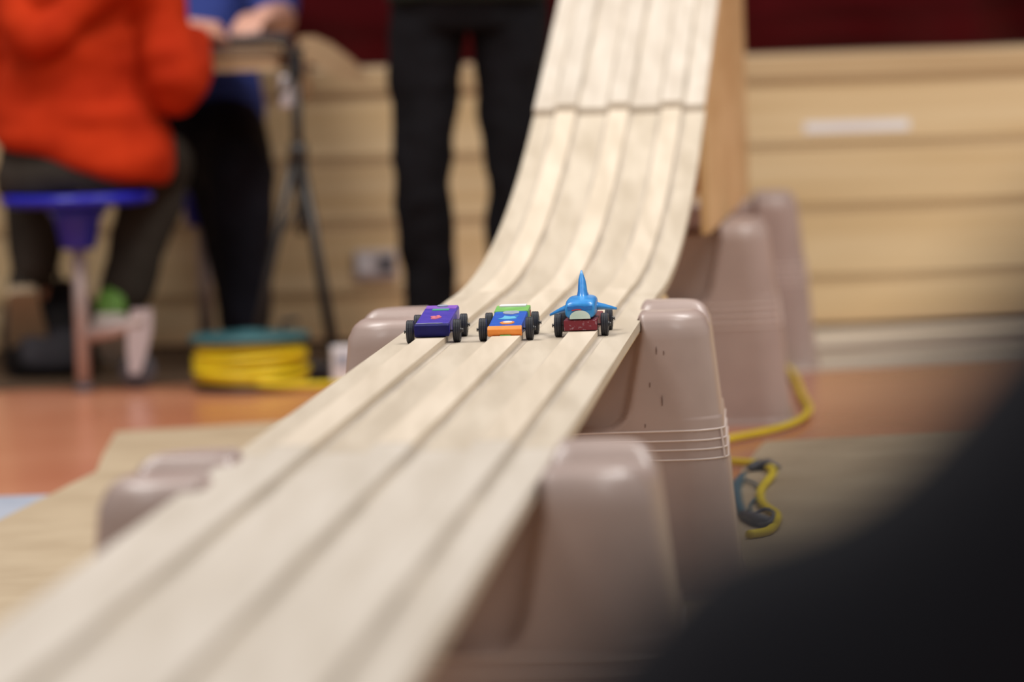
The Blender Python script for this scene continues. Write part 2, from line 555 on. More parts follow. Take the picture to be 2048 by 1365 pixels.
def profile_body(prof, hw, bev=.0025):
    """side profile (y, z) extruded across x with bevelled edges"""
    bm = nb()
    A = [bm.verts.new((-hw, y, z)) for y, z in prof]
    B = [bm.verts.new((hw, y, z)) for y, z in prof]
    n = len(prof)
    bm.faces.new(A); bm.faces.new(B[::-1])
    for k in range(n):
        bm.faces.new((A[k], B[k], B[(k+1) % n], A[(k+1) % n]))
    bmesh.ops.recalc_face_normals(bm, faces=bm.faces[:])
    if bev:
        bmesh.ops.bevel(bm, geom=bm.edges[:], offset=bev, segments=2, profile=.5, affect='EDGES')
    return bm
def decal(poly, z_of, t=.0006):
    """thin painted patch (x, y polygon) lying on a sloping top given by z_of(y)"""
    bm = nb()
    lo = [bm.verts.new((x, y, z_of(y)-.0002)) for x, y in poly]
    hi = [bm.verts.new((x, y, z_of(y)+t)) for x, y in poly]
    bm.faces.new(lo[::-1]); bm.faces.new(hi)
    n = len(poly)
    for k in range(n):
        bm.faces.new((lo[k], lo[(k+1) % n], hi[(k+1) % n], hi[k]))
    return bm
def blob(cx, cy, rx, ry, n=14, jit=.15, seed=0):
    rnd = random.Random(seed)
    return [(cx+rx*math.cos(2*PI*k/n)*(1+jit*(rnd.random()-.5)), cy+ry*math.sin(2*PI*k/n)*(1+jit*(rnd.random()-.5))) for k in range(n)]

# purple wedge
c = car_root('purple wedge-shaped toy race car with a dark blue nose', LANES[0]+.001, 6.005)
z1 = lambda y: .0262 + (y+.03)*(.0125/.175)
obj('body', profile_body([(-.026, z1(-.026)), (.148, z1(.148)), (.148, .0105), (-.012, .0105), (-.024, .0105)], .0222), 'purple', c)
obj('nose', profile_body([(-.033, .0125), (-.0345, .0245), (-.026, .0262), (-.022, .0262), (-.022, .0095), (-.030, .0095)], .0224, .0012), 'deep_blue', c)
obj('tail_patch', decal([(-.0205, .118), (.0205, .112), (.0205, .1465), (-.0205, .1465)], z1), 'violet', c)
obj('green_stripe', decal([(-.010, .098), (.012, .098), (.012, .112), (-.010, .112)], z1, .0009), 'mint', c)
for k, (x, y, r) in enumerate(((.000, .022, .0042), (.004, .030, .0036), (-.003, .036, .003), (.003, .042, .0022))):
    obj('pink_spot', decal(blob(x, y, r*1.2, r*2.1, seed=k), z1, .0009), 'pink', c)
obj('rear_weight', lathe(nb(), [(.0075, 0), (.0075, .0022), (.006, .003)], 20, (.001, .134, z1(.134))), 'grey_paint', c)
obj('chipped_edge', decal([(-.021, -.0265), (-.010, -.0268), (-.004, -.025), (.008, -.0268), (.014, -.0255), (.014, -.0235), (-.004, -.0225), (-.021, -.0238)], z1, .0003), 'grey_paint', c)

# blue car with orange nose
c = car_root('blue and green toy race car with an orange nose, between the other two', LANES[1]-.002, 6.0)
z2 = lambda y: .0205 + (y+.03)*(.0150/.175)
obj('body', profile_body([(-.028, z2(-.028)), (.148, z2(.148)), (.148, .0095), (-.026, .0095)], .0220), 'car_blue', c)
obj('nose', profile_body([(-.036, .0105), (-.0365, .0165), (-.031, .0206), (-.024, .0208), (-.024, .0075), (-.032, .0075)], .0222, .0010), 'car_orange', c)
obj('rear_block', profile_body([(.098, z2(.098)+.0010), (.146, z2(.146)+.0012), (.1495, z2(.146)-.001), (.1495, .0115), (.098, .0115)], .0226, .0012), 'car_green', c)
obj('white_patch', decal([(-.018, .131), (.017, .131), (.018, .1455), (-.017, .1455)], lambda y: z2(y)+.0012, .0016), 'white', c)
obj('grey_patch', decal(blob(.001, .086, .011, .016, seed=3), z2, .0009), 'grey_paint', c)
obj('aqua_patch', decal([(-.013, .030), (.002, .026), (.012, .033), (.008, .044), (.013, .054), (.002, .050), (-.006, .058), (-.007, .042)], z2, .0008), 'aqua', c)
obj('cream_patch', decal(blob(.0015, -.004, .0095, .013, seed=5), z2, .0009), 'car_orange', c)
obj('cream_center', decal(blob(.0018, -.001, .006, .0075, seed=6), z2, .0013), 'sole', c)
obj('rear_tag', bx((.0228, .135, .0265), (.0012, .010, .008)), 'redline', c)
obj('green_lip', bx((.001, -.0335, .0085), (.014, .006, .0025), .0008), 'car_green', c)

# shark car
c = car_root('blue shark-shaped toy race car with a tall dorsal fin', LANES[2]-.003, 6.035)
obj('chassis', profile_body([(-.028, .0235), (.148, .0235), (.148, .0085), (-.024, .0085), (-.029, .013)], .0215, .0018), 'red', c)
def shark_ring(y, hw, zb, zt):
    pts = []
    for k in range(24):
        a = 2*PI*k/24
        ca, sa = math.cos(a), math.sin(a)
        e = .55
        pts.append((hw*math.copysign(abs(ca)**e, ca), y, (zb+zt)/2+(zt-zb)/2*math.copysign(abs(sa)**e, sa)))
    return pts
rings = [shark_ring(*a) for a in ((-.0305, .0165, .0262, .0420), (-.029, .0185, .0248, .0445), (-.022, .0198, .0240, .0475), (.005, .0205, .0238, .0505), (.040, .0200, .0238, .0515), (.075, .0185, .0238, .0500), (.110, .0145, .0238, .0455), (.140, .0075, .0245, .0385), (.152, .004, .027, .035))]
bm = loft(nb(), rings)
obj('body', bm, 'shark', c, True)
# tall fin, leaning slightly with a narrow tip
fr = []
for (z, y0, y1, hw) in ((.047, .020, .070, .0105), (.051, .026, .068, .0075), (.056, .032, .066, .0064), (.064, .040, .064, .0056), (.071, .048, .063, .0046), (.077, .055, .063, .0028), (.083, .060, .0625, .0009)):
    ym, hl = (y0+y1)/2, (y1-y0)/2
    xo = -.0015*ss(.055, .086, z)
    fr.append([(hw*math.cos(2*PI*k/16)+xo, ym+hl*math.sin(2*PI*k/16), z) for k in range(16)])
obj('dorsal_fin', loft(nb(), fr), 'shark', c, True)
for s, zr, zt, L in ((-1, .0365, .0255, .0445), (1, .038, .0315, .0445)):
    fr = []
    for t in (0, .25, .5, .75, .93, 1):
        x = s*(.015+(L-.015)*t)
        ch = .030*(1-t)**.6*.5+.004
        th = .0060*(1-t*.75)
        y = .022+.030*t
        z = zr+(zt-zr)*t**1.3
        fr.append([(x, y+ch*math.cos(2*PI*k/14), z+th*math.sin(2*PI*k/14)) for k in range(14)])
    obj('side_fin', loft(nb(), fr), 'shark', c, True)
fr = []
for (z, y0, y1, hw) in ((.028, .140, .156, .004), (.040, .148, .164, .0028), (.047, .158, .166, .0012)):
    ym, hl = (y0+y1)/2, (y1-y0)/2
    fr.append([(hw*math.cos(2*PI*k/12), ym+hl*math.sin(2*PI*k/12), z) for k in range(12)])
obj('tail_fin', loft(nb(), fr), 'shark_dark', c, True)
def face_patch(pts, y0, y1):
    bm = nb()
    A = [bm.verts.new((x, y0, z)) for x, z in pts]
    B = [bm.verts.new((x, y1, z)) for x, z in pts]
    bm.faces.new(A); bm.faces.new(B[::-1])
    n = len(pts)
    for k in range(n):
        bm.faces.new((A[k], B[k], B[(k+1) % n], A[(k+1) % n]))
    return bm
obj('brow', face_patch([(-.016, .036), (.016, .0365), (.0165, .0415), (.007, .0405), (-.003, .0418), (-.010, .0402), (-.0162, .0412)], -.0315, -.024), 'shark_dark', c)
obj('mouth', face_patch([(-.0135, .0245)]+[(-.0135*math.cos(PI*k/10), .0262+.0095*math.sin(PI*k/10)) for k in range(11)]+[(.0135, .0245)], -.0325, -.020), 'mouth', c)
obj('lip', face_patch([(-.0105, .0350), (-.004, .0363), (.002, .0360), (.002, .0373), (-.004, .0377), (-.0105, .0363)], -.0322, -.024), 'redline', c)
obj('chassis_front', bx((0, -.0295, .0160), (.043, .002, .013), .0006), 'red', c)

# ------------------------------------------------------------------ floor coverings and cords
def sheet(name, poly, z, t, m, label, cat):
    c = (sum(p[0] for p in poly)/len(poly), sum(p[1] for p in poly)/len(poly), z)
    o = obj(name, plate(nb(), [(x-c[0], y-c[1]) for x, y in poly], t), m, loc=c)
    return tag(o, label, cat)
sheet('kraft_paper_sheet', [(.20, 9.52), (-.30, 9.50), (-.49, 9.46), (-.66, 9.40), (-.81, 9.36), (-.80, 9.05), (-.79, 8.78), (-.775, 8.50), (-.795, 8.33), (-.815, 8.14), (-.84, 7.92), (-.865, 7.68), (-1.0, 6.62), (-.83, 6.60), (-.70, 6.63), (-.58, 6.70), (-.10, 6.75), (.30, 6.9), (.36, 7.6), (.30, 8.6)],
      .0008, .0012, 'kraft', 'torn-edged brown paper sheet on the orange floor left of the track', 'paper sheet')
sheet('kraft_paper_sheet', [(-1.4, 6.74), (-.1, 6.80), (-.2, 2.0), (-1.4, 2.0)],
      .0030, .0014, 'kraft', 'brown paper sheet on the floor beside the nearest track length', 'paper sheet')
sheet('kraft_paper_sheet', [(.466, 8.60), (.80, 8.62), (2.2, 8.58), (2.2, 2.0), (-.1, 2.0), (.10, 5.2), (.22, 6.7), (.37, 7.75), (.40, 8.1)],
      .0048, .0012, 'kraft', 'wide brown paper sheet on the floor right of the track', 'paper sheet')
sheet('floor_tape', [(-1.3, 8.10), (-.80, 8.10), (-.80, 7.62), (-1.3, 7.62)], .0001, .0006, 'tape', 'pale blue strip of tape on the floor by the torn paper', 'tape')

yc = smooth_path([(.56, 10.9, .011), (.612, 10.4, .011), (.616, 10.1, .011), (.600, 9.60, .011), (.585, 9.15, .011), (.52, 8.84, .011), (.404, 8.62, .011), (.30, 8.45, .011), (.28, 8.27, .011), (.382, 8.16, .011), (.432, 8.06, .013), (.440, 7.88, .016), (.405, 7.62, .012), (.396, 7.40, .012), (.408, 7.22, .012), (.385, 7.02, .012), (.35, 6.96, .013)], 8)
t = thing('extension_cord', 'yellow extension cord curling on the floor right of the bins', 'cord', (.4, 8, 0))
def rel(bm, c):
    bmesh.ops.translate(bm, vec=(-c[0], -c[1], -c[2]), verts=bm.verts[:])
    return bm
C0 = (.4, 8, 0)
obj('cable', rel(tube(nb(), yc, .0075, 10), C0), 'yellow', t, True)
obj('plug', rel(tube(nb(), [(.405, 8.00, .014), (.425, 8.03, .016), (.437, 8.02, .017), (.452, 7.96, .016)], [.006, .011, .011, .006], 12), C0), 'grey_rubber', t, True)
t = thing('teal_cord', 'short dark teal cord with a black connector beside the yellow cord', 'cord', (.36, 7.4, 0))
C0 = (.36, 7.4, 0)
obj('cable', rel(tube(nb(), smooth_path([(.392, 7.92, .012), (.378, 7.80, .012), (.363, 7.62, .012), (.356, 7.36, .012), (.362, 7.20, .012), (.376, 7.12, .014)], 6), [.004+.006*math.sin(PI*min(1, k/26)) for k in range(31)], 10), C0), 'teal_cord', t, True)
obj('connector', rel(tube(nb(), [(.357, 7.24, .013), (.372, 7.14, .016), (.386, 7.09, .016)], [.008, .011, .009], 12), C0), 'grey_rubber', t, True)
obj('hook', rel(tube(nb(), smooth_path([(.366, 7.16, .02), (.385, 7.16, .03), (.396, 7.10, .03), (.386, 7.05, .02), (.372, 7.08, .015)], 5), .003, 8), C0), 'grey_rubber', t, True)
obj('loop', rel(tube(nb(), smooth_path([(.376, 7.2, .012), (.372, 7.34, .012), (.386, 7.48, .012), (.404, 7.55, .012), (.40, 7.75, .012), (.378, 7.85, .012)], 5), .0025, 8), C0), 'teal_cord', t, True)

# ------------------------------------------------------------------ cord reel, white box
RX, RY = -.592, 10.40
t = thing('cord_reel', 'flat cord reel wound with yellow cable under a teal top plate', 'cord reel', (RX, RY, 0))
obj('base', lathe(nb(), [(.125, .0005), (.13, .004), (.13, .012), (.125, .015)], 32), 'black_plastic', t, True)
obj('hub', lathe(nb(), [(.07, .015), (.07, .108)], 24), 'black_plastic', t, True)
obj('top_plate', lathe(nb(), [(.128, .108), (.136, .110), (.136, .124), (.128, .127), (.03, .127), (.028, .135)], 32), 'teal', t, True)
for k, (r, z) in enumerate(((.121, .025), (.125, .042), (.119, .058), (.124, .074), (.118, .089), (.112, .101), (.105, .033), (.104, .066))):
    pts = [(r*math.cos(2*PI*i/28)+.004*math.sin(k*2+i*.5), r*math.sin(2*PI*i/28), z+.004*math.sin(i*.45+k)) for i in range(28)]
    obj('cable_turn', tube(nb(), pts, .0085, 8, True), 'yellow', t, True)
obj('cable_tail', tube(nb(), smooth_path([(.02, -.122, .022), (.08, -.125, .016), (.15, -.11, .012), (.21, -.08, .010)], 6), .0085, 8), 'yellow', t, True)
obj('crank_handle', tube(nb(), [(.075, .02, .127), (.075, .02, .150), (.11, .03, .152)], .006, 8), 'black_plastic', t)
t = thing('adapter_box', 'small white plastic box on the floor right of the cord reel', 'box', (-.382, 10.42, 0), .1)
obj('body', bx((0, 0, .045), (.055, .05, .09), .006), 'white', t)
obj('socket', bx((-.004, -.0255, .06), (.026, .004, .03), .001), 'grey_paint', t)
t = thing('power_brick', 'dark power brick lying on the floor behind the yellow cable tail', 'power adapter', (-.455, 10.56, 0), .2)
obj('body', bx((0, 0, .0225), (.07, .05, .045), .006), 'black_plastic', t)
obj('lead', tube(nb(), smooth_path([(.035, 0, .015), (.06, .01, .008), (.09, .08, .006)], 5), .004, 8), 'black_plastic', t, True)

# ------------------------------------------------------------------ outlet and tape on the stage front
t = thing('wall_outlet', 'grey metal outlet box low on the wooden stage front', 'outlet', (-.342, ST_Y-.001, .162))
obj('cover_plate', bx((0, -.008, .040), (.108, .014, .072), .003), 'chrome', t)
for x in (-.026, .026):
    s = obj('socket', bx((x, -.0165, .040), (.034, .004, .040), .002), 'grey_rubber' if x > 0 else 'white', t)
tag(obj('paper_strip', bx((.90, ST_Y-.0022, .516), (.27, .002, .026), .0008), 'white'), 'narrow white paper strip taped to the stage front', 'paper strip')

# ------------------------------------------------------------------ table, stool, tripod and small things at the left
TX1, TY0, TY1, TZ = -.515, 10.80, 11.40, .772
t = thing('folding_table', 'tan-edged long table in front of the stage at the left', 'table', (-1.4, 11.1, 0))
L = TX1+2.5
def tb(c, s, bev=0): return bx((c[0]+1.4, c[1]-11.1, c[2]), s, bev)
obj('table_top', tb(((TX1-2.5)/2, 11.1, TZ-.014), (L, .6, .028), .006), 'kraft', t)
obj('apron', tb(((TX1-2.5)/2, TY0+.02, TZ-.042), (L-.02, .02, .028)), 'kraft_dark', t)
obj('apron', tb(((TX1-2.5)/2, TY1-.02, TZ-.042), (L-.02, .02, .028)), 'kraft_dark', t)
for x in (-1.30, -2.35):
    for y in (10.9, 11.32):
        obj('leg', tube(nb(), [(x+1.4, y-11.1, 0), (x+1.4, y-11.1, TZ-.03)], .016, 12), 'dark_metal', t, True)
    obj('crossbar', tube(nb(), [(x+1.4, -.2, .12), (x+1.4, .22, .12)], .012, 10), 'dark_metal', t, True)
# paper draped over the table end
t = thing('table_paper', 'brown paper draped over the right end of the table', 'paper sheet', (TX1, 11.1, TZ))
bm = nb()
prof = [(-.34, .003), (-.10, .003), (-.03, .002), (.005, -.012), (.030, -.045), (.042, -.085), (.040, -.120), (.030, -.135)]
for (y0, y1, sc) in ((-.31, .31, 1),):
    rings = []
    for i, (x, z) in enumerate(smooth_path([(p[0], 0, p[1]) for p in prof], 3) and [(v.x, v.z) for v in smooth_path([(p[0], 0, p[1]) for p in prof], 3)]):
        rings.append([(x, y0, z), (x, y1, z), (x, y1, z+.003), (x, y0, z+.003)])
    loft(bm, rings)
obj('drape', bm, 'kraft_dark', t)
bm = nb()
rings = []
for x, z, h in ((.02, .0, .030), (.06, -.008, .045), (.10, -.028, .046), (.15, -.060, .034), (.185, -.085, .012)):
    rings.append([(x, .12, z-h), (x, .135, z-h), (x, .135, z+h*.6), (x, .12, z+h*.6)])
loft(bm, rings)
obj('curled_corner', bm, 'kraft_dark', t)
t = thing('laptop', 'closed black laptop on the table in front of the seated people', 'laptop', (-.60, 10.98, TZ+.004), .05)
obj('base', bx((0, 0, .008), (.19, .24, .015), .003), 'black_plastic', t)
obj('lid', bx((0, 0, .0205), (.19, .24, .008), .003), 'grey_rubber', t)

t = thing('round_stool', 'round blue cafeteria stool under the person in orange', 'stool', (-.978, 10.50, 0))
obj('seat', lathe(nb(), [(.150, .425), (.170, .430), (.176, .440), (.172, .450), (.155, .453), (.05, .449)], 40), 'blue_seat', t, True)
obj('seat_cone', lathe(nb(), [(.034, .325), (.040, .33), (.052, .39), (.075, .424)], 28), 'blue_seat', t, True)
obj('pole', lathe(nb(), [(.017, .012), (.017, .34)], 16), 'steel', t, True)
obj('foot_pad', lathe(nb(), [(.022, .0005), (.022, .012), (.017, .016)], 16), 'grey_rubber', t, True)
obj('crossbar', tube(nb(), [(.005, 0, .128), (.07, -.005, .140), (.145, -.01, .158)], .020, 12), 'steel', t, True)
k = obj('caster_fork', loft(nb(), [[(.105+.022*(z-.03)/.15+.012+sx*.026*w_, -.012+sy*.014, z) for sx, sy in ((-1, -1), (1, -1), (1, 1), (-1, 1))] for z, w_ in ((.038, .45), (.09, .9), (.14, 1.1), (.185, .9))]), 'chrome', t)
obj('caster_wheel', lathe(nb(), [(.030, -.014), (.040, -.010), (.042, 0), (.040, .010), (.030, .014)], 28, (.122, .018, .0425), 'Y'), 'grey_rubber', t, True)

t = thing('tripod', 'thin black tripod standing at the right end of the table', 'tripod', (-.482, 10.74, 0))
obj('column', tube(nb(), [(0, 0, .44), (0, 0, .70)], .013, 12), 'dark_metal', t, True)
obj('collar', tube(nb(), [(0, 0, .50), (0, 0, .545)], .022, 12), 'dark_metal', t, True)
obj('head', bx((0, 0, .725), (.036, .036, .06), .006), 'black_plastic', t)
obj('quick_plate', bx((-.002, 0, .762), (.05, .05, .012), .003), 'black_plastic', t)
obj('pan_handle', tube(nb(), [(0, 0, .72), (-.03, -.09, .66)], .006, 8), 'dark_metal', t, True)
obj('clamp', bx((-.022, -.012, .665), (.030, .02, .075), .005), 'chrome', t)
for x, y in ((.085, -.10), (-.135, -.03), (.06, .13)):
    l = obj('leg', tube(nb(), [(x*.06, y*.06, .52), (x*.55, y*.55, .25), (x, y, .008)], [.011, .010, .008], 10), 'dark_metal', t, True)
    obj('foot', lathe(nb(), [(.010, .0005), (.011, .01), (.008, .02)], 12, (x, y, 0)), 'grey_rubber', l, True)
    obj('brace', tube(nb(), [(0, 0, .40), (x*.42, y*.42, .32)], .004, 8), 'dark_metal', l, True)
obj('lower_column', tube(nb(), [(0, 0, .33), (0, 0, .45)], .009, 10), 'dark_metal', t, True)

t = thing('backpack', 'black backpack on the floor under the table behind the stool', 'bag', (-1.10, 11.0, 0), .2)
bm = nb()
rings = []
for z, a, b in ((.002, .095, .06), (.02, .115, .075), (.10, .12, .08), (.17, .11, .07), (.215, .085, .05), (.232, .05, .025)):
    rings.append([(a*math.copysign(abs(math.cos(2*PI*k/24))**.6, math.cos(2*PI*k/24)), b*math.copysign(abs(math.sin(2*PI*k/24))**.6, math.sin(2*PI*k/24)), z) for k in range(24)])
obj('body', loft(bm, rings), 'black_plastic', t, True)
bm = nb()
rings = [[(.08*s_*math.copysign(abs(math.cos(2*PI*k/20))**.6, math.cos(2*PI*k/20)), -.07+y_, .075+.05*s_*math.copysign(abs(math.sin(2*PI*k/20))**.6, math.sin(2*PI*k/20))) for k in range(20)] for y_, s_ in ((.0, 1.05), (-.02, 1), (-.03, .85))]
obj('pocket', loft(bm, rings), 'grey_rubber', t, True)
obj('handle', tube(nb(), smooth_path([(-.03, 0, .222), (-.02, 0, .255), (.02, 0, .255), (.03, 0, .222)], 5), .006, 8), 'black_plastic', t, True)

# ------------------------------------------------------------------ people
def ellipsoid(bm, c, r, rot=None):
    g = bmesh.ops.create_uvsphere(bm, u_segments=20, v_segments=14, radius=1)
    bmesh.ops.scale(bm, vec=r, verts=g['verts'])
    if rot: bmesh.ops.rotate(bm, verts=g['verts'], cent=(0, 0, 0), matrix=rot)
    bmesh.ops.translate(bm, vec=c, verts=g['verts'])
def limb(bm, pts, rad, sub=4, seg=16):
    """tapered closed limb with rounded ends"""
    P = smooth_path([(p[0], p[1], p[2]) for p in pts], sub)
    R = [v for v in smooth_path([(r, 0, 0) for r in rad], sub)]
    R = [max(v.x, .002) for v in R]
    d0 = (P[0]-P[1]).normalized(); d1 = (P[-1]-P[-2]).normalized()
    pre = [(P[0]+d0*R[0]*math.sin(a), R[0]*math.cos(a)) for a in (1.35, 1.0, .5)]
    post = [(P[-1]+d1*R[-1]*math.sin(a), R[-1]*math.cos(a)) for a in (.5, 1.0, 1.35)]
    tube(bm, [p for p, _ in pre]+P+[p for p, _ in post], [r for _, r in pre]+R+[r for _, r in post], seg)
def torso(bm, secs, face, n=24):
    """secs: (centre xyz, half width, half depth); face: yaw of the facing direction"""
    c, s = math.cos(face), math.sin(face)
    rings = []
    for (p, hw, hd) in secs:
        ring = []
        for k in range(n):
            a = 2*PI*k/n
            x = hw*math.copysign(abs(math.cos(a))**.85, math.cos(a)); y = hd*math.copysign(abs(math.sin(a))**.85, math.sin(a))
            tl = p[3] if len(p) > 3 else 0
            ring.append((p[0]+c*x-s*y, p[1]+s*x+c*y, p[2]+tl*x))
        rings.append(ring)
    loft(bm, rings)
def remesh(bm, vox, sm=6, wrinkle=0, wscale=9, seed=0, stretch=(1, 1, 1), off=0.003):
    bmesh.ops.recalc_face_normals(bm, faces=bm.faces[:])
    me = bpy.data.meshes.new('tmp'); bm.to_mesh(me); bm.free()
    o = bpy.data.objects.new('tmp', me); COL.objects.link(o)
    md = o.modifiers.new('r', 'REMESH'); md.mode = 'VOXEL'; md.voxel_size = vox
    s = o.modifiers.new('s', 'SMOOTH'); s.factor = .5; s.iterations = sm
    dg = bpy.context.evaluated_depsgraph_get()
    out = bpy.data.meshes.new_from_object(o.evaluated_get(dg))
    bpy.data.objects.remove(o); bpy.data.meshes.remove(me)
    if wrinkle:
        out.update()
        nr = [v.normal.copy() for v in out.vertices]
        for v, n in zip(out.vertices, nr):
            q = Vector((v.co.x*stretch[0], v.co.y*stretch[1], v.co.z*stretch[2]))*wscale + Vector((seed*7.1, seed*3.3, 0))
            v.co += n*(off+wrinkle*(noise.noise(q)+.5*noise.noise(q*2.1)))
    out.shade_smooth()
    return out
def put(name, me, m, parent, origin):
    me.transform(Matrix.Translation(-Vector(origin)))
    me.materials.clear(); me.materials.append(M[m]); me.name = name
    return link(name, me, parent)
def hand(bm, wrist, d, up, side, size=1.0, curl=.5):
    """palm + four fingers + thumb; d = pointing direction, up = back of the hand, side = +1 thumb on the d x up side"""
    d = Vector(d).normalized(); up = (Vector(up)-d*Vector(up).dot(d)).normalized(); s = d.cross(up).normalized()*side
    W = Vector(wrist)
    def q(a, b, c): return W+d*a*size+s*b*size+up*c*size
    for b in (-.026, -.009, .009, .026):
        limb(bm, [q(.0, b*.55, 0), q(.05, b, .003), q(.088, b*1.08, 0)], [.015*size, .014*size, .0115*size], 3, 10)
    for b, L in ((-.030, .058), (-.010, .072), (.010, .077), (.029, .068)):
        c1, c2 = curl*.6, curl*1.5
        p0 = q(.086, b, 0)
        p1 = p0+(d*math.cos(c1)-up*math.sin(c1)+s*b*1.2)*L*.45*size
        p2 = p1+(d*math.cos(c2)-up*math.sin(c2))*L*.32*size
        p3 = p2+(d*math.cos(c2*1.3)-up*math.sin(c2*1.3))*L*.23*size
        limb(bm, [p0, p1, p2, p3], [.0098*size, .0088*size, .008*size, .0068*size], 3, 10)
    t0 = q(.022, .026, -.006)
    limb(bm, [t0, q(.048, .048, -.016), q(.074, .054, -.026), q(.092, .052, -.034)], [.014*size, .0115*size, .010*size, .0075*size], 3, 10)
def head(bm, c, face, s=1.0):
    """skull, jaw, nose, ears, neck joins below"""
    R = Matrix.Rotation(face, 3, 'Z')
    def q(x, y, z): return Vector(c)+R@Vector((x, y, z))*s
    ellipsoid(bm, q(0, .0, .02), Vector((.074, .092, .098))*s, R)
    ellipsoid(bm, q(0, .030, -.050), Vector((.054, .056, .060))*s, R)
    ellipsoid(bm, q(0, .062, -.082), Vector((.026, .022, .020))*s, R)
    limb(bm, [q(0, .088, .012), q(0, .106, -.022)], [.009*s, .0145*s], 3, 10)
    for sx in (-1, 1):
        ellipsoid(bm, q(sx*.030, .080, .030), Vector((.022, .012, .008))*s, R)
        ellipsoid(bm, q(sx*.040, .064, -.020), Vector((.022, .020, .020))*s, R)
        ellipsoid(bm, q(sx*.077, -.006, -.005), Vector((.010, .020, .032))*s, R)
    ellipsoid(bm, q(0, .086, -.053), Vector((.024, .012, .006))*s, R)
    ellipsoid(bm, q(0, .083, -.065), Vector((.020, .013, .007))*s, R)
def hair(c, face, s, parent, origin, m='hair', long=0):
    R = Matrix.Rotation(face, 3, 'Z')
    def q(x, y, z): return Vector(c)+R@Vector((x, y, z))*s
    bm = nb()
    ellipsoid(bm, q(0, -.012, .045), Vector((.084, .098, .092))*s, R)
    ellipsoid(bm, q(0, -.045, -.005), Vector((.078, .064, .085))*s, R)
    if long:
        ellipsoid(bm, q(0, -.055, -.09), Vector((.075, .045, .11))*s, R)
    return put('hair', remesh(bm, .009, 3, .004, 40, 1), m, parent, origin)
def eyes(c, face, s, parent, origin):
    R = Matrix.Rotation(face, 3, 'Z')
    for sx in (-1, 1):
        bm = nb()
        ellipsoid(bm, Vector(c)+R@Vector((sx*.030, .081, .008))*s-Vector(origin), Vector((.012, .010, .010))*s, R)
        e = obj('eye', bm, 'sole', parent, True)
        bm = nb()
        ellipsoid(bm, Vector(c)+R@Vector((sx*.030, .0885, .008))*s-Vector(origin), Vector((.0055, .004, .0055))*s, R)
        obj('iris', bm, 'hair', e, True)
def shoe(heel, d, parent, origin, m, length=.25, sole_m='sole', pitch=0.0):
    """shoe resting with its sole at heel height; d = pointing direction in plan"""
    H = Vector(heel)
    d = Vector((d[0], d[1], 0)).normalized(); s = Vector((d.y, -d.x, 0)); u = Vector((0, 0, 1))
    d2 = (d*math.cos(pitch)-u*math.sin(pitch)); u2 = (u*math.cos(pitch)+d*math.sin(pitch))
    k = length/.25
    def ring(a, w_, z0, z1): return [H-Vector(origin)+d2*a*k+s*w_*k*math.cos(2*PI*i/16)+u2*((z0+z1)/2+(z1-z0)/2*math.sin(2*PI*i/16))*k for i in range(16)]
    up_ = [ring(-.03, .022, .02, .07), ring(-.02, .034, .018, .098), ring(.03, .037, .018, .10), ring(.08, .041, .018, .085), ring(.13, .046, .018, .065), ring(.18, .045, .018, .052), ring(.21, .032, .018, .042), ring(.222, .015, .020, .032)]
    p = obj('shoe', loft(nb(), up_), m, parent, True)
    def rs(a, w_): return [H-Vector(origin)+d2*a*k+s*x*k+u2*z*k for x, z in ((-w_, .001), (w_, .001), (w_, .024), (-w_, .024))]
    obj('sole', loft(nb(), [rs(-.036, .024), rs(-.025, .036), rs(.04, .037), (rs(.13, .048)), rs(.185, .044), rs(.22, .026), rs(.230, .012)]), sole_m, p)

# --- person in the orange hoodie, seated on the stool, back to the camera
O = (-.978, 10.52, 0)
P = thing('person', 'person in an orange hoodie and dark trousers seated on a blue stool', 'person', O)
fc = -.35                                   # facing away from the camera and to the right
hip = (-.975, 10.53, .545)
sh = (-.955, 10.58, 1.01)
rs_, ls_ = (-.825, 10.54, .985), (-1.135, 10.62, .985)
rel_, rha = (-.748, 10.50, .695), (-.712, 10.72, .815)
lel, lha = (-1.17, 10.66, .73), (-.98, 10.92, .815)
rk, lk = (-.82, 10.93, .50), (-1.11, 10.95, .50)
ra, la = (-.905, 10.83, .205), (-1.12, 10.86, .27)
hd = (-.94, 10.66, 1.25)
bm = nb()
torso(bm, [((-.975, 10.54, .47), .14, .10), ((-.975, 10.54, .55), .155, .11), ((-.972, 10.56, .68), .14, .095), ((-.965, 10.58, .85), .155, .10), ((-.955, 10.59, .98), .15, .085), ((-.95, 10.60, 1.06), .07, .06)], fc)
limb(bm, [sh, (-.945, 10.62, 1.12), hd], [.055, .052, .05])
head(bm, hd, fc+.2)
for s_, e_, h_ in ((rs_, rel_, rha), (ls_, lel, lha)):
    limb(bm, [s_, e_], [.048, .040]); limb(bm, [e_, h_], [.040, .026])
hand(bm, rha, (.22, .85, .12), (.15, -.1, 1), 1, 1.0, .55)
hand(bm, lha, (.5, .85, -.15), (-.1, .1, 1), -1, 1.0, .5)
for h_, k_, a_ in (((-.90, 10.56, .54), rk, ra), ((-1.05, 10.58, .54), lk, la)):
    limb(bm, [h_, k_], [.078, .056]); limb(bm, [k_, a_], [.054, .036])
    limb(bm, [a_, (a_[0], a_[1]+.05, a_[2]-.06)], [.034, .03])
put('body', remesh(bm, .0065, 3), 'skin', P, O)
eyes(hd, fc+.2, 1, P, O)
hair(hd, fc+.2, 1.02, P, O)
bm = nb()
TLT = -.26
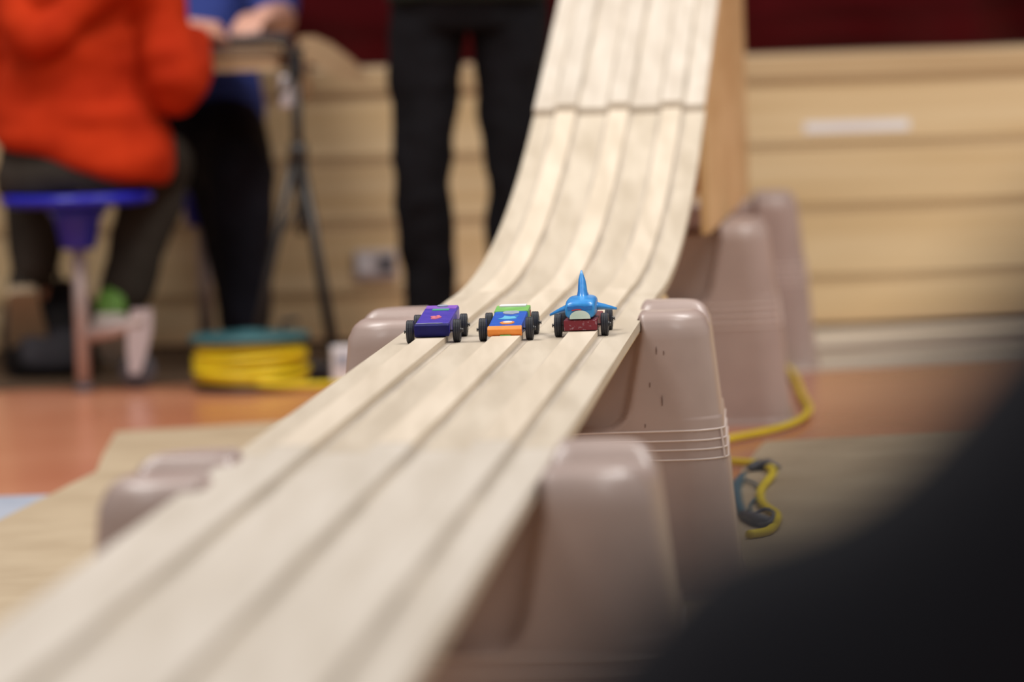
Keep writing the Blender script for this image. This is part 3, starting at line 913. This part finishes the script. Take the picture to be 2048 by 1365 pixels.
torso(bm, [((-.968, 10.535, .525, TLT), .188, .150), ((-.968, 10.535, .545, TLT), .196, .158), ((-.966, 10.54, .60, TLT*.8), .194, .155), ((-.970, 10.55, .70, TLT*.4), .170, .145), ((-.972, 10.57, .84), .160, .140), ((-.957, 10.585, .95), .188, .125), ((-.952, 10.595, 1.03), .15, .10), ((-.948, 10.605, 1.09), .08, .075)], fc+.12)
for s_, e_, h_ in ((rs_, rel_, rha), (ls_, lel, lha)):
    s_, e_, h_ = Vector(s_), Vector(e_), Vector(h_)
    limb(bm, [s_, (s_+e_)/2+Vector((.006, 0, 0)), e_], [.082, .074, .066])
    limb(bm, [e_, e_.lerp(h_, .5), e_.lerp(h_, .80)], [.070, .058, .040])
# hood lying on the back, point of the hood in the middle of the back
limb(bm, [(-1.12, 10.49, .98), (-1.09, 10.42, .86), (-1.045, 10.40, .805), (-.96, 10.40, .86), (-.86, 10.42, .94), (-.80, 10.47, 1.02)], [.030, .034, .036, .036, .036, .034], 5)
torso(bm, [((-1.03, 10.43, .80), .05, .03), ((-1.00, 10.44, .90), .10, .045), ((-.955, 10.49, 1.03), .12, .06), ((-.952, 10.53, 1.09), .09, .06)], fc+.12)
hd_me = remesh(bm, .008, 3, .020, 5.0, 2, (1.1, .6, 2.0), .008)
put('hoodie', hd_me, 'orange', P, O)
bm = nb()
torso(bm, [((-.985, 10.53, .458), .175, .135), ((-.985, 10.53, .50), .185, .14), ((-.972, 10.535, .57), .17, .13), ((-.97, 10.54, .61), .15, .11)], fc)
for h_, k_, a_ in (((-.89, 10.58, .545), rk, ra), ((-1.06, 10.60, .545), lk, la)):
    k_, a_ = Vector(k_), Vector(a_)
    limb(bm, [h_, Vector(h_).lerp(k_, .5), k_], [.098, .088, .078]); limb(bm, [k_, k_.lerp(a_, .5), a_], [.078, .070, .058])
put('trousers', remesh(bm, .009, 5, .008, 9, 3), 'olive', P, O)
shoe((ra[0]-.03, ra[1]-.075, .125), (.05, 1), P, O, 'shoe_green', .25, 'sole', .48)
shoe((la[0]-.02, la[1]-.06, .19), (-.05, 1), P, O, 'olive', .25, 'kraft', .75)

# --- second seated person, beyond the table, facing the camera
O = (-.76, 11.55, 0)
P = thing('person', 'seated person in a blue shirt and black trousers behind the table', 'person', O)
fc = PI + .12
hip = (-.765, 11.55, .54)
hd = (-.76, 11.50, 1.28)
rsh, lsh = (-.60, 11.50, 1.02), (-.94, 11.52, 1.02)
rel_, rha = (-.545, 11.33, .835), (-.57, 11.10, .838)
lel, lha = (-1.00, 11.34, .84), (-.90, 11.14, .835)
rk, lk = (-.645, 11.13, .465), (-.685, 11.24, .475)
ra, la = (-.640, 11.14, .10), (-.662, 11.36, .10)
bm = nb()
torso(bm, [((-.765, 11.56, .47), .14, .10), ((-.765, 11.56, .56), .15, .105), ((-.765, 11.56, .72), .135, .095), ((-.763, 11.55, .88), .15, .10), ((-.76, 11.54, 1.0), .145, .085), ((-.76, 11.53, 1.08), .07, .06)], fc)
limb(bm, [(-.76, 11.54, 1.03), (-.76, 11.53, 1.14), (hd[0], hd[1]+.01, hd[2]-.03)], [.056, .053, .05])
head(bm, hd, fc)
for s_, e_, h_ in ((rsh, rel_, rha), (lsh, lel, lha)):
    limb(bm, [s_, e_], [.048, .042]); limb(bm, [e_, h_], [.044, .028])
hand(bm, rha, (-.25, -.9, -.05), (0, 0, 1), 1, 1.0, .45)
hand(bm, lha, (.3, -.9, -.05), (0, 0, 1), -1, 1.0, .45)
for h_, k_, a_ in (((-.70, 11.52, .55), rk, ra), ((-.83, 11.53, .55), lk, la)):
    limb(bm, [h_, k_], [.078, .056]); limb(bm, [k_, a_], [.054, .036]); limb(bm, [a_, (a_[0], a_[1]-.05, a_[2]-.05)], [.034, .03])
put('body', remesh(bm, .0065, 3), 'skin', P, O)
eyes(hd, fc, 1, P, O)
hair(hd, fc, 1.02, P, O, long=0)
bm = nb()
torso(bm, [((-.765, 11.545, .575), .165, .13), ((-.765, 11.55, .62), .165, .13), ((-.765, 11.555, .74), .155, .12), ((-.763, 11.55, .88), .168, .12), ((-.76, 11.54, 1.0), .165, .105), ((-.76, 11.535, 1.07), .10, .08)], fc)
for s_, e_ in ((rsh, rel_), (lsh, lel)):
    s_, e_ = Vector(s_), Vector(e_)
    limb(bm, [s_, s_.lerp(e_, .45), s_.lerp(e_, .8)], [.072, .066, .060])
put('shirt', remesh(bm, .009, 4, .007, 9, 4), 'blue_shirt', P, O)
bm = nb()
torso(bm, [((-.765, 11.56, .455), .155, .12), ((-.765, 11.56, .52), .165, .125), ((-.765, 11.56, .61), .155, .115)], fc)
for h_, k_, a_ in (((-.70, 11.50, .555), rk, ra), ((-.83, 11.52, .555), lk, la)):
    k_, a_ = Vector(k_), Vector(a_)
    limb(bm, [h_, Vector(h_).lerp(k_, .5), k_], [.105, .098, .088]); limb(bm, [k_, k_.lerp(a_, .35), k_.lerp(a_, .7), a_], [.086, .076, .062, .056])
put('trousers', remesh(bm, .009, 5, .007, 9, 5), 'navy', P, O)
shoe((ra[0], ra[1]+.05, .001), (0, -1), P, O, 'shoe', .25)
shoe((la[0], la[1]+.05, .001), (-.05, -1), P, O, 'shoe', .25)
t = thing('round_stool', 'round blue cafeteria stool under the person in the blue shirt', 'stool', (-.765, 11.57, 0))
obj('seat', lathe(nb(), [(.150, .425), (.170, .430), (.176, .440), (.172, .450), (.155, .453), (.05, .449)], 40), 'blue_seat', t, True)
obj('seat_cone', lathe(nb(), [(.034, .325), (.040, .33), (.052, .39), (.075, .424)], 28), 'blue_seat', t, True)
obj('pole', lathe(nb(), [(.017, .0005), (.017, .34)], 16), 'steel', t, True)

# --- person standing behind the ramp, seen from the thighs down
O = (-.085, 10.95, 0)
P = thing('person', 'standing person in black trousers left of the ramp', 'person', O)
hipL, hipR = (-.170, 10.96, .86), (.015, 10.96, .86)
kL, kR = (-.200, 10.93, .46), (.022, 10.93, .46)
aL, aR = (-.190, 10.97, .085), (.005, 10.97, .085)
fc = PI
hd = (-.08, 10.92, 1.58)
bm = nb()
torso(bm, [((-.078, 10.96, .82), .15, .10), ((-.078, 10.96, .92), .16, .11), ((-.078, 10.96, 1.06), .135, .09), ((-.078, 10.96, 1.24), .155, .10), ((-.078, 10.97, 1.37), .155, .085), ((-.078, 10.97, 1.43), .07, .06)], fc)
limb(bm, [(-.08, 10.97, 1.38), (-.08, 10.96, 1.48), (hd[0], hd[1]+.01, hd[2]-.03)], [.056, .053, .05])
head(bm, hd, fc)
for s_, e_, h_, sd in (((-.255, 10.97, 1.36), (-.30, 11.00, 1.10), (-.21, 10.80, 1.02), -1), ((.10, 10.97, 1.36), (.145, 11.00, 1.10), (.05, 10.80, 1.02), 1)):
    limb(bm, [s_, e_], [.048, .040]); limb(bm, [e_, h_], [.040, .026])
    hand(bm, h_, (.8*(-1 if sd > 0 else 1), -.5, 0), (0, -.3, 1), -1 if sd > 0 else 1, 1.0, .5)
for h_, k_, a_ in ((hipL, kL, aL), (hipR, kR, aR)):
    limb(bm, [h_, k_], [.082, .056]); limb(bm, [k_, a_], [.054, .036]); limb(bm, [a_, (a_[0], a_[1]-.05, .05)], [.034, .03])
put('body', remesh(bm, .0065, 3), 'skin', P, O)
eyes(hd, fc, 1, P, O)
hair(hd, fc, 1.02, P, O)
bm = nb()
torso(bm, [((-.078, 10.96, .80), .165, .11), ((-.078, 10.96, .88), .175, .125), ((-.078, 10.96, 1.0), .165, .12)], fc)
for h_, k_, a_ in ((hipL, kL, aL), (hipR, kR, aR)):
    h_, k_, a_ = Vector(h_), Vector(k_), Vector(a_)
    limb(bm, [h_, h_.lerp(k_, .45), k_], [.092, .083, .068]); limb(bm, [k_, k_.lerp(a_, .4), k_.lerp(a_, .8), (a_.x, a_.y, .06)], [.068, .065, .059, .060])
put('trousers', remesh(bm, .008, 5, .009, 11, 6), 'blacktr', P, O)
bm = nb()
torso(bm, [((-.078, 10.96, .865), .190, .14), ((-.078, 10.96, .90), .192, .142), ((-.078, 10.96, 1.06), .165, .12), ((-.078, 10.96, 1.24), .178, .125), ((-.078, 10.97, 1.37), .175, .105), ((-.078, 10.97, 1.44), .09, .075)], fc)
for s_, e_, h_ in (((-.255, 10.97, 1.36), (-.30, 11.00, 1.10), (-.21, 10.80, 1.02)), ((.10, 10.97, 1.36), (.145, 11.00, 1.10), (.05, 10.80, 1.02))):
    limb(bm, [s_, e_], [.066, .056]); limb(bm, [e_, Vector(e_).lerp(Vector(h_), .88)], [.056, .040])
put('sweater', remesh(bm, .009, 5, .007, 9, 7), 'green_dark', P, O)
for a_ in (aL, aR):
    shoe((a_[0], a_[1]+.04, .001), ((a_[0]+.09)*.6, -1), P, O, 'black_plastic', .26, 'grey_rubber')

# --- spectator sitting on the floor close to the camera, only a shoulder in view
O = (.27, 1.22, 0)
P = thing('person', 'dark blurred shoulder of a spectator sitting close to the camera', 'person', O)
fc = 0.0
hd = (.315, 1.22, .90)
bm = nb()
torso(bm, [((.27, 1.16, .03), .15, .12), ((.27, 1.16, .12), .16, .12), ((.27, 1.17, .30), .145, .10), ((.275, 1.19, .48), .165, .105), ((.28, 1.20, .60), .155, .085), ((.29, 1.21, .69), .07, .06)], fc)
limb(bm, [(.29, 1.21, .64), (.305, 1.21, .74), (.315, 1.215, .86)], [.056, .052, .05])
head(bm, hd, fc)
sL, sR = (.105, 1.20, .585), (.46, 1.20, .61)
eL, eR = (.06, 1.27, .33), (.53, 1.27, .36)
hL, hR = (.16, 1.50, .24), (.42, 1.50, .26)
kL, kR = (-.02, 1.52, .22), (.56, 1.52, .22)
fL, fR = (.36, 1.62, .07), (.20, 1.50, .06)
for s_, e_, h_, dx, sd in ((sL, eL, hL, .3, 1), (sR, eR, hR, -.3, -1)):
    limb(bm, [s_, e_], [.048, .040]); limb(bm, [e_, h_], [.040, .026])
    hand(bm, h_, (dx, .9, -.2), (0, .2, 1), sd, 1.0, .5)
for h_, k_, a_ in (((.19, 1.18, .11), kL, fL), ((.35, 1.18, .11), kR, fR)):
    limb(bm, [h_, k_], [.082, .058]); limb(bm, [k_, a_], [.054, .036])
put('body', remesh(bm, .0065, 3), 'skin', P, O)
eyes(hd, fc, 1, P, O)
hair(hd, fc, 1.02, P, O)
bm = nb()
torso(bm, [((.27, 1.16, .05), .185, .15), ((.27, 1.16, .12), .185, .15), ((.27, 1.17, .30), .175, .135), ((.275, 1.19, .48), .185, .13), ((.28, 1.20, .585), .17, .11), ((.288, 1.205, .645), .12, .09), ((.296, 1.21, .70), .075, .07)], fc)
for s_, e_, h_ in ((sL, eL, hL), (sR, eR, hR)):
    s_, e_, h_ = Vector(s_), Vector(e_), Vector(h_)
    limb(bm, [(s_.x+.05, s_.y, s_.z+.015), s_, s_.lerp(e_, .5), e_], [.070, .070, .066, .060]); limb(bm, [e_, e_.lerp(h_, .88)], [.060, .042])
limb(bm, [(.13, 1.20, .595), (.165, 1.20, .628), (.21, 1.205, .672), (.25, 1.205, .70)], [.066, .066, .064, .058])
put('jacket', remesh(bm, .009, 5, .006, 9, 8), 'jacket', P, O)
bm = nb()
torso(bm, [((.27, 1.16, .012), .17, .14), ((.27, 1.16, .08), .178, .145), ((.27, 1.16, .16), .17, .13)], fc)
for h_, k_, a_ in (((.19, 1.18, .11), kL, fL), ((.35, 1.18, .11), kR, fR)):
    k_, a_ = Vector(k_), Vector(a_)
    limb(bm, [h_, k_], [.10, .078]); limb(bm, [k_, a_], [.076, .056])
put('trousers', remesh(bm, .009, 5, .006, 9, 9), 'navy', P, O)
shoe((.34, 1.60, .012), (.9, .35), P, O, 'shoe', .25)
shoe((.22, 1.50, .012), (-.9, .35), P, O, 'shoe', .25)
P.location = (.226, 1.0, 0)
P.scale = (1.0, 1.0, 1.04)
